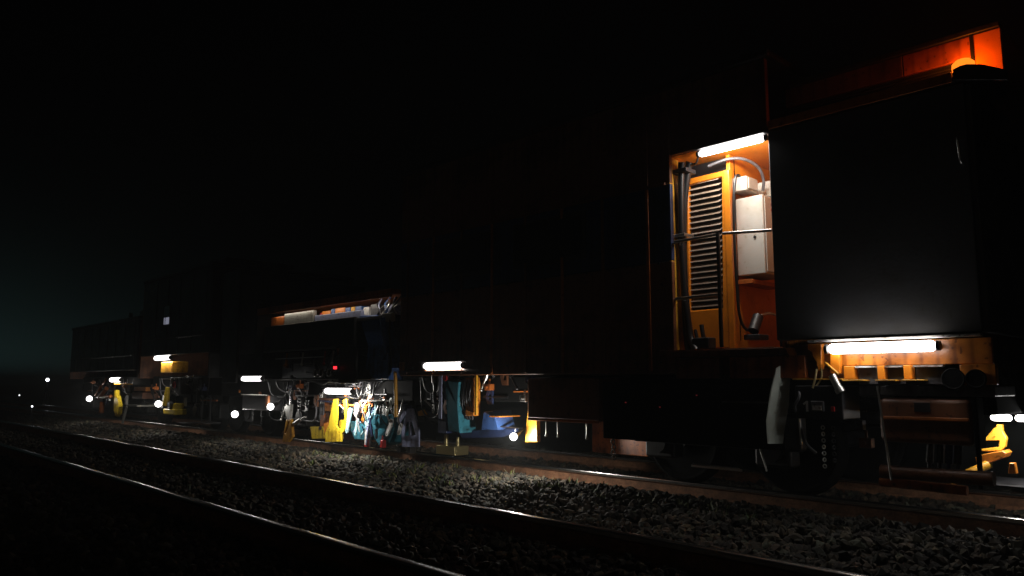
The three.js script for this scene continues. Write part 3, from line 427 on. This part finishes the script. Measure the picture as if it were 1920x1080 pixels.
  for (const [s, m] of [[9.95, M.grey], [10.25, M.white], [10.5, M.red], [10.8, M.grey], [11.2, M.cabinet], [11.75, M.orange]]) put(B, 'control_lever', join(rod([X + 0.15, 1.7, s], [X + 0.13, 1.52, s], 0.014), ball([X + 0.13, 1.5, s], 0.026)), m);
  for (const s of [10.15, 10.38, 10.55]) { const gg = put(B, 'pressure_gauge', ring([X + 0.02, 1.36, s], 0.055, 0.012), M.chrome); put(gg, 'gauge_face', disc([X + 0.035, 1.36, s], 0.052, 0.012), M.black); }
  { const b = put(B, 'marker_lamp', bx(X - 0.02, X + 0.03, 1.4, 1.46, 9.84, 9.96, 0.006), M.dark, 'small red marker lamp'); put(b, 'lens', bx(X - 0.03, X - 0.021, 1.41, 1.45, 9.86, 9.94, 0.002), E.red); }
  put(B, 'cover_panel', bx(X + 0.003, X + 0.05, 1.2, 1.74, 9.4, 9.85, 0.008), M.dark); put(B, 'cover_panel', bx(X + 0.003, X + 0.05, 1.34, 1.72, 12.35, 13.3, 0.008), M.dark);
  put(B, 'main_frame', bx(6.35, 8.6, 0.95, 1.24, 8.6, 14.2, 0.02), M.soot);
  tubeLamp(B, 9.3, 10.02, 1.085, X - 0.1, { r: 0.042, glowing: 8, power: 190, aim: [0.72, -0.69], label: 'white tube lamp over the yellow clamp' });
  put(B, 'lamp_arm', bx(X - 0.08, X + 0.3, 1.15, 1.17, 9.6, 9.7, 0.004), M.grey);
  tubeLamp(B, 12.3, 13.06, 1.275, X - 0.02, { r: 0.042, glowing: 4, power: 12, label: 'white tube lamp over the black box' });
  put(B, 'hopper', bx(6.0, 6.6, 0.72, 0.98, 12.35, 13.3, 0.02), M.dark); put(B, 'hopper_rim', bx(5.97, 6.02, 0.985, 1.0, 12.3, 13.3, 0.004), M.cabinet); put(B, 'hopper_side', bx(5.98, 6.02, 0.78, 0.983, 12.25, 12.34, 0.005), M.brown); put(B, 'reflector', disc([5.96, 1.05, 13.35], 0.03, 0.012), M.orange);
  bulbLamp(B, 5.98, 0.8, 12.14, 0.058, 0.5, 'round white bulb lamp beside the white guide');
  bulbLamp(B, 5.98, 0.63, 13.54, 0.062, 0.5, 'round white bulb lamp low on the far hopper');
  // white guide and brown link
  put(B, 'guide_arm', plate(6.05, [[11.786, 0.811], [11.566, 0.851], [11.584, 0.607], [11.676, 0.603], [11.761, 0.741]], 0.05, 0.004), M.white); put(B, 'guide_link', plate(6.05, [[11.712, 0.593], [11.547, 0.608], [11.472, 0.334], [11.61, 0.232], [11.813, 0.221], [11.769, 0.372]], 0.05, 0.005, [[[11.655, 0.569], [11.581, 0.572], [11.695, 0.375], [11.751, 0.373]]]), M.amber); put(B, 'guide_rod', rod([6.05, 1.15, 11.62], [6.05, 0.82, 11.6], 0.014), M.chrome);
  put(B, 'small_cylinder', join(rod([6.05, 0.62, 11.2], [6.05, 0.54, 11.42], 0.03), rod([6.05, 0.66, 11.05], [6.05, 0.62, 11.2], 0.016)), M.steel);
  // yellow clamps
  put(B, 'clamp_box', plate(6.3, [[11.358, 0.484], [10.912, 0.503], [10.9, 0.309], [11.291, 0.28]], 0.3, 0.012), M.yellow, 'dull yellow box behind the clamp'); put(B, 'clamp_pin', disc([6.29, 0.48, 11.0], 0.03, 0.02), M.dark);
  put(B, 'clamp_post', bx(6.3, 6.36, 0.55, 0.95, 10.6, 10.68, 0.006), M.amber); put(B, 'clamp_post', bx(6.35, 6.45, 0.5, 0.95, 11.0, 11.12, 0.006), M.deepOrange); put(B, 'clamp_link', bx(6.3, 6.4, 0.75, 0.85, 10.7, 10.9, 0.01), M.orange);
  put(B, 'lifting_clamp', plate(6.08, [[10.27, 0.959], [10.161, 0.961], [10.147, 0.704], [10.17, 0.559], [10.106, 0.514], [10.001, 0.55], [9.933, 0.695], [9.992, 0.948], [9.902, 0.965], [9.862, 0.753], [9.866, 0.556], [9.995, 0.44], [10.004, 0.329], [10.469, 0.295], [10.493, 0.432], [10.389, 0.566], [10.351, 0.73]], 0.03, 0.005), M.yellow, 'bright yellow forked lifting clamp');
  put(B, 'clamp_roller', disc([6.22, 0.58, 10.22], 0.06, 0.05), M.yellow); put(B, 'clamp_lever', plate(6.1, [[10.568, 0.567], [10.395, 0.614], [10.416, 0.435], [10.542, 0.404]], 0.08), M.orange); put(B, 'clamp_hook', hose([[6.06, 0.92, 10.0], [6.06, 0.88, 10.06], [6.08, 0.82, 9.98], [6.08, 0.76, 10.0]], 0.014, 24), M.steel);
  // teal tamping arms
  put(B, 'tamping_box', plate(6.22, [[10.007, 0.624], [9.597, 0.647], [9.506, 0.504], [9.585, 0.361], [9.875, 0.36], [9.985, 0.482]], 0.3, 0.014), M.teal); put(B, 'tamping_box', plate(6.22, [[9.516, 0.736], [8.866, 0.749], [8.835, 0.594], [8.983, 0.364], [9.221, 0.305], [9.421, 0.477]], 0.35, 0.014), M.teal, 'teal tamping head housing');
  put(B, 'tamping_drum', join(disc([6.12, 0.66, 9.06], 0.1, 0.14), disc([6.03, 0.66, 9.06], 0.045, 0.04)), M.teal);
  const arms = [[[660, 770], [654, 808], 0.035, M.cyan], [[668, 762], [665, 776], 0.04, M.white], [[692, 768], [678, 812], 0.022, M.cyan], [[704, 772], [686, 808], 0.018, M.cyan], [[700, 768], [688, 792], 0.03, M.navy], [[712, 752], [711, 780], 0.022, M.white], [[708, 756], [706, 798], 0.02, M.cyan], [[719, 752], [722, 778], 0.018, M.steel], [[726, 750], [731, 776], 0.025, M.pale], [[735, 754], [728, 776], 0.014, M.pale], [[684, 764], [678, 790], 0.03, M.orange], [[744, 770], [738, 790], 0.016, M.steel], [[738, 790], [729, 814], 0.028, M.white], [[756, 774], [746, 792], 0.022, M.lilac], [[744, 798], [740, 812], 0.03, M.white], [[690, 802], [680, 816], 0.014, M.cyan]];
  const pix = [[9.763, 0.794], [9.836, 0.494], [9.649, 0.86], [9.688, 0.75], [9.308, 0.822], [9.489, 0.479], [9.143, 0.796], [9.378, 0.515], [9.198, 0.825], [9.355, 0.638], [9.041, 0.949], [9.046, 0.739], [9.093, 0.918], [9.108, 0.602], [8.948, 0.951], [8.901, 0.759], [8.857, 0.967], [8.785, 0.777], [8.739, 0.94], [8.824, 0.776], [9.421, 0.85], [9.496, 0.648], [8.621, 0.825], [8.692, 0.678], [8.692, 0.678], [8.801, 0.498], [8.47, 0.801], [8.591, 0.667], [8.614, 0.623], [8.661, 0.519], [9.324, 0.563], [9.459, 0.45]];
  arms.forEach(([, , r, m], k) => { const a = pix[2 * k], b = pix[2 * k + 1], x = 6.06 + 0.05 * (k % 3); put(B, 'tamping_arm', link(x, a, b, r * 1.25, 0.022), m); });
  for (let k = 0; k < 15; k++) { const s = rr(8.98, 9.6), y = rr(0.42, 0.86), d = rr(-0.1, 0.16), l = rr(0.12, 0.3), m = [M.cyan, M.white, M.steel, M.lilac, M.navy, M.cyan, M.pale, M.dark][k % 8]; put(B, k % 3 ? 'tamping_arm' : 'tamping_rod', k % 3 ? link(rr(6.03, 6.2), [s, y + l / 2], [s + d, y - l / 2], rr(0.02, 0.036), 0.02) : rod([rr(6.03, 6.18), y + l / 2, s], [6.1, y - l / 2, s + d], rr(0.007, 0.014), undefined, 8), m); }
  for (let k = 0; k < 8; k++) { const s = 8.5 + k * 0.14; put(B, 'hydraulic_hose', hose([[6.12, 0.98, s], [6.05, 0.86, s + rr(-0.06, 0.06)], [6.04, 0.72, s + rr(-0.1, 0.1)], [6.12, 0.6, s + rr(-0.05, 0.05)]], 0.01, 18, 6), k % 2 ? M.rubber : M.steel); }
  for (const [s, y] of [[9.35, 0.34], [8.95, 0.35]]) put(B, 'red_roller', join(bx(6.08, 6.14, y - 0.05, y + 0.06, s - 0.035, s + 0.035, 0.01), rod([6.1, y + 0.05, s], [6.1, y + 0.12, s], 0.012)), M.red);
  put(B, 'bay_shelf', bx(5.95, 6.3, 0.945, 0.96, 8.9, 9.3, 0.003), M.cabinet);
  put(B, 'tamping_frame', plate(6.22, [[8.551, 0.853], [8.416, 0.857], [8.275, 0.575], [8.269, 0.348], [8.66, 0.324], [8.679, 0.513]], 0.025, 0.003, [[[8.558, 0.671], [8.509, 0.673], [8.503, 0.485], [8.615, 0.48]], [[8.472, 0.674], [8.435, 0.676], [8.345, 0.5], [8.454, 0.488]]]), M.lilac, 'pale lilac frame with two slots'); put(B, 'frame_pin', disc([6.21, 0.74, 8.72], 0.022, 0.02), M.black); put(B, 'frame_head', bx(6.25, 6.4, 0.8, 0.9, 8.66, 8.88, 0.02), M.navy);
  for (const s of [8.5, 8.75]) put(B, 'frame_foot', bx(6.25, 6.35, 0.24, 0.33, s, s + 0.07, 0.01), M.dark);
  wheelset(B, 13.7); wheelset(B, 11.7); put(B, 'rail_clamp_base', join(bx(6.5, 6.75, 0.24, 0.36, 7.85, 8.25, 0.01), rod([6.6, 0.34, 8.15], [6.6, 0.5, 8.15], 0.03), rod([6.6, 0.34, 7.9], [6.6, 0.48, 7.9], 0.025)), M.brass);
  put(B, 'rear_wall', bx(X + 0.02, XB, 1.3, 3.3, 14.0, 14.2, 0.02), M.dark); put(B, 'rear_side', bx(X, X + 0.05, 1.2, 3.3, 13.4, 14.0, 0.01), M.dark);
}

// ================================================================ third machine (s 14.6 to 18.6)
const C = thing('track_machine', 'dark cab machine with a small bright window and a lamp over a yellow box', 'rail vehicle', 7.45, 0.2, 16.6, 'track maintenance machines');
{
  const X = 5.9;
  put(C, 'cab_wall', bx(X, X + 0.05, 1.8, 3.5, 14.7, 18.6, 0.01), M.dark); put(C, 'cab_end', bx(X + 0.003, 9, 1.3, 3.5, 14.65, 14.697, 0.01), M.dark); put(C, 'far_side_wall', bx(9, 9.05, 1.3, 3.5, 14.65, 18.6, 0.01), M.brown); put(C, 'roof', bx(X - 0.03, 9.08, 3.505, 3.58, 14.6, 18.65, 0.02), M.dark); put(C, 'end_wall', bx(X + 0.003, 9, 1.3, 3.5, 18.603, 18.65, 0.01), M.brown);
  const wf = put(C, 'cab_window', bx(X - 0.02, X - 0.002, 2.42, 2.9, 16.82, 17.2, 0.004), M.dark); put(wf, 'window_pane', bx(X - 0.027, X - 0.021, 2.47, 2.62, 16.86, 17.16, 0), glow(0.75, 0.78, 1, 0.22), 'lit lower pane'); put(wf, 'window_pane', bx(X - 0.027, X - 0.021, 2.64, 2.87, 16.86, 17.16, 0), M.glass); put(wf, 'window_post', bx(X - 0.034, X - 0.028, 2.46, 2.63, 17.06, 17.08, 0.001), M.dark);
  tubeLamp(C, 16.65, 17.56, 1.74, X - 0.02, { r: 0.05, glowing: 5, power: 20, label: 'white tube lamp over the yellow box' });
  put(C, 'yellow_box', bx(X + 0.05, X + 0.4, 1.42, 1.66, 16.72, 17.4, 0.02), M.amber, 'yellow box under the lamp');
  put(C, 'main_frame', bx(6.2, 8.7, 0.95, 1.35, 14.7, 18.6, 0.02), M.soot); wheelset(C, 15.2); wheelset(C, 16.2);
  put(C, 'side_shelf', bx(X - 0.02, X + 0.2, 1.3, 1.315, 15.6, 16.6, 0.003), M.grey); put(C, 'valve_handle', ring([X, 1.16, 16.4], 0.06, 0.014), M.red);
  put(C, 'guide_post', join(rod([6.0, 1.1, 17.05], [6.0, 0.75, 17.1], 0.045, 0.07), rod([6.0, 0.75, 17.1], [6.0, 0.7, 17.1], 0.075)), M.yellow); put(C, 'guide_block', join(bx(5.98, 6.25, 0.52, 0.64, 16.55, 17.2, 0.02), bx(6.0, 6.2, 0.64, 0.76, 16.6, 16.7, 0.01)), M.yellow); put(C, 'guide_roller', disc([6.0, 0.72, 16.85], 0.08, 0.08), M.dark);
  bulbLamp(C, 5.93, 0.74, 17.36, 0.07, 0.8, 'round white bulb lamp beside the yellow guide');
  put(C, 'foot_step', bx(6.0, 6.3, 0.4, 0.42, 14.9, 15.4, 0.004), M.grey); put(C, 'foot_step', bx(6.0, 6.3, 0.36, 0.38, 15.9, 16.3, 0.004), M.grey); for (const s of [14.95, 15.35]) put(C, 'step_hanger', rod([6.1, 0.95, s], [6.1, 0.41, s], 0.012), M.dark);
}
// ================================================================ fourth machine (s 19 to 25)
const D = thing('track_machine', 'farthest machine with a short lamp over a thin yellow post and brown gear', 'rail vehicle', 7.45, 0.2, 21.8, 'track maintenance machines');
{
  const X = 5.9;
  put(D, 'side_panel', bx(X, X + 0.05, 1.5, 2.7, 18.9, 24.6, 0.01), M.dark); put(D, 'roof', bx(X - 0.03, 9.05, 2.705, 2.78, 18.85, 24.65, 0.02), M.dark); put(D, 'far_side_wall', bx(9, 9.05, 1.3, 2.7, 18.9, 24.6, 0.01), M.brown); put(D, 'end_wall', bx(X + 0.003, 9, 1.3, 2.7, 24.603, 24.65, 0.01), M.brown); put(D, 'end_wall', bx(X + 0.053, 9, 1.3, 2.7, 18.9, 18.95, 0.01), M.brown);
  put(D, 'main_frame', bx(6.25, 8.7, 0.95, 1.35, 18.9, 24.6, 0.02), M.soot); wheelset(D, 19.4); wheelset(D, 23.9);
  tubeLamp(D, 19.9, 20.65, 1.27, X - 0.02, { r: 0.055, glowing: 5, power: 25, label: 'short white tube lamp over the yellow post' });
  put(D, 'lamp_tray', bx(X - 0.02, X + 0.2, 1.15, 1.18, 19.7, 20.4, 0.004), M.amber);
  put(D, 'yellow_post', plate(6.05, [[20.945, 1.017], [20.815, 1.018], [20.776, 0.83], [20.699, 0.872], [20.592, 0.767], [20.475, 0.61], [20.52, 0.424], [20.675, 0.353], [20.877, 0.493]], 0.1, 0.01), M.yellow, 'thin yellow post');
  put(D, 'tool_rack', bx(6.1, 6.4, 1.0, 1.1, 18.75, 19.6, 0.01), M.orange); put(D, 'rack_box', bx(6.05, 6.4, 0.82, 0.97, 18.8, 19.55, 0.01), M.brown); put(D, 'rack_shelf', bx(5.95, 6.35, 0.64, 0.68, 18.8, 19.6, 0.006), M.cabinet); put(D, 'rack_post', bx(5.95, 6.0, 0.66, 0.9, 19.62, 19.72, 0.006), M.white); put(D, 'rack_leg', rod([6.0, 0.62, 19.7], [6.0, 0.22, 19.95], 0.03), M.cabinet);
  put(D, 'folded_arm', join(rod([6.0, 1.05, 21.4], [6.0, 0.8, 22.0], 0.05), rod([6.0, 0.8, 22.0], [6.0, 0.85, 21.0], 0.04), rod([6.0, 1.1, 21.9], [6.0, 0.85, 22.3], 0.035)), M.deepOrange, 'folded brown arm'); put(D, 'arm_foot', rod([6.0, 0.7, 21.7], [6.0, 0.42, 21.7], 0.06), M.deepOrange);
  bulbLamp(D, 5.93, 0.77, 22.6, 0.075, 0.8, 'round white bulb lamp at the far end');
}

for (const [t, s0, s1, y0, y1] of [[C, 14.9, 18.4, 1.85, 3.45], [D, 19.1, 24.4, 1.55, 2.65]]) { // ribs, rails and roof gear of the two far machines
  for (let s = s0; s < s1; s += 0.7) put(t, 'side_rib', bx(5.885, 5.898, y0, y1, s, s + 0.04, 0.003), M.dark);
  put(t, 'handrail', rod([5.84, y0 + 0.3, s0], [5.84, y0 + 0.3, s1], 0.014, undefined, 8), M.black); put(t, 'roof_box', bx(6.6, 8.2, y1 + 0.14, y1 + 0.45, s0 + 0.8, s0 + 2, 0.03), M.dark); put(t, 'exhaust_pipe', rod([7.2, y1 + 0.1, s1 - 0.6], [7.2, y1 + 0.6, s1 - 0.6], 0.06), M.dark);
}

// ================================================================ pipes, hoses and valves that fill the open underframes
function clutter(t, s0, s1, y0, y1, x0, x1, n) {
  const mats = [M.black, M.black, M.rubber, M.rubber, M.dark, M.dark, M.grey, M.steel, M.brown, M.navy, M.deepOrange];
  const pick = () => mats[Math.floor(rnd() * mats.length)];
  for (let k = 0; k < n; k++) {
    const s = rr(s0, s1), y = rr(y0, y1), x = rr(x0, x1), kind = rnd();
    if (kind < 0.3) { const l = rr(0.3, 0.8), d = rr(-0.04, 0.04); put(t, 'hydraulic_hose', hose([[x, y1, s], [x - 0.03, y + 0.06, s + d], [x + 0.02, y, s + l * 0.4], [x, y + 0.05, s + l * 0.8], [x, y1, s + l]], rr(0.009, 0.018), 24, 6), rnd() < 0.8 ? M.rubber : M.grey); }
    else if (kind < 0.5) put(t, 'pipe', rod([x, y, s], [x, y + rr(-0.02, 0.02), Math.min(s1, s + rr(0.3, 1))], rr(0.008, 0.02), undefined, 8), pick());
    else if (kind < 0.68) put(t, 'valve', join(bx(x - 0.04, x + 0.04, y - 0.04, y + 0.04, s - 0.05, s + 0.05, 0.008), rod([x - 0.04, y, s], [x - 0.075, y, s], 0.018, undefined, 8), rod([x, y + 0.04, s], [x, y + 0.1, s], 0.012, undefined, 8)), pick());
    else if (kind < 0.84) { const a = rr(-0.25, 0.25); put(t, 'hydraulic_cylinder', join(rod([x, y + 0.14, s + a], [x, y, s], 0.028, undefined, 10), rod([x, y, s], [x, y - 0.13, s - a], 0.013, undefined, 8), ball([x, y - 0.13, s - a], 0.024, 8)), pick()); }
    else put(t, 'bracket', plate(x, [[s, y - 0.08], [s + 0.1, y - 0.08], [s + 0.14, y + 0.02], [s + 0.1, y + 0.1], [s, y + 0.1]], 0.02, 0.003, [[[s + 0.03, y - 0.02], [s + 0.08, y - 0.02], [s + 0.08, y + 0.04], [s + 0.03, y + 0.04]]]), pick());
  }
}
clutter(A, 6.1, 8.1, 0.75, 1.28, 6.18, 6.3, 26); clutter(A, 1.95, 2.5, 0.55, 1.15, 6.22, 6.5, 10);
clutter(B, 8.8, 12.2, 0.8, 1.22, 6.1, 6.34, 44); clutter(B, 8.8, 12.2, 1.35, 1.7, 6.1, 6.38, 16); clutter(B, 10.6, 13.4, 0.45, 0.9, 6.2, 6.5, 18);
clutter(C, 14.8, 18.4, 0.7, 1.3, 6.05, 6.2, 22); clutter(D, 19, 24, 0.7, 1.3, 6.05, 6.25, 22);

// ================================================================ far away lights beside the line
function fieldLamp(label, x, s, y, r, k) {
  const t = thing('field_lamp', label, 'lamp', x, lie(x, s), s, 'small lamps far along the line'), g0 = lie(x, s) - 0.03;
  put(t, 'stand', join(rod([x, g0, s], [x, y - r, s], r * 0.25), rod([x - r * 2, g0, s], [x, y - r * 3, s], r * 0.2), rod([x + r * 2, g0, s], [x, y - r * 3, s], r * 0.2)), M.dark);
  const h = put(t, 'lamp_head', bx(x - r, x + r, y - r, y + r, s, s + r, r * 0.2), M.dark); put(h, 'lens', new THREE.SphereGeometry(r * 0.8, 12, 8).translate(x, y, -s + r * 0.4), glow(0.93, 0.97, 1, k));
  const L = new THREE.PointLight(0xf0f6ff, k * r * r * 2); L.position.set(x, y, -s + r * 0.4); L.castShadow = true; L.shadow.radius = r * 40; scene.add(L);
}
fieldLamp('white floodlight on a stand far beyond the last machine', 9.9, 45.6, 1.33, 0.1, 9);
fieldLamp('small low lantern below and left of the far floodlight', 5.3, 26, 0.5, 0.032, 4);
fieldLamp('faintest lantern, leftmost in the dark', 6.1, 32, 0.74, 0.028, 2.5);

// ================================================================ white digit on the control box
{
  const font = await new FontLoader().loadAsync('fonts/droid/droid_sans_bold.typeface.json');
  const g = new TextGeometry('1', { font, size: 0.085, depth: 0.003, curveSegments: 3 }).rotateY(-Math.PI / 2).translate(5.867, 0.985, -2.74);
  put(A, 'painted_digit', g, M.white);
}

scene.traverse((o) => { delete o.userData.origin; });
renderer.render(scene, camera);
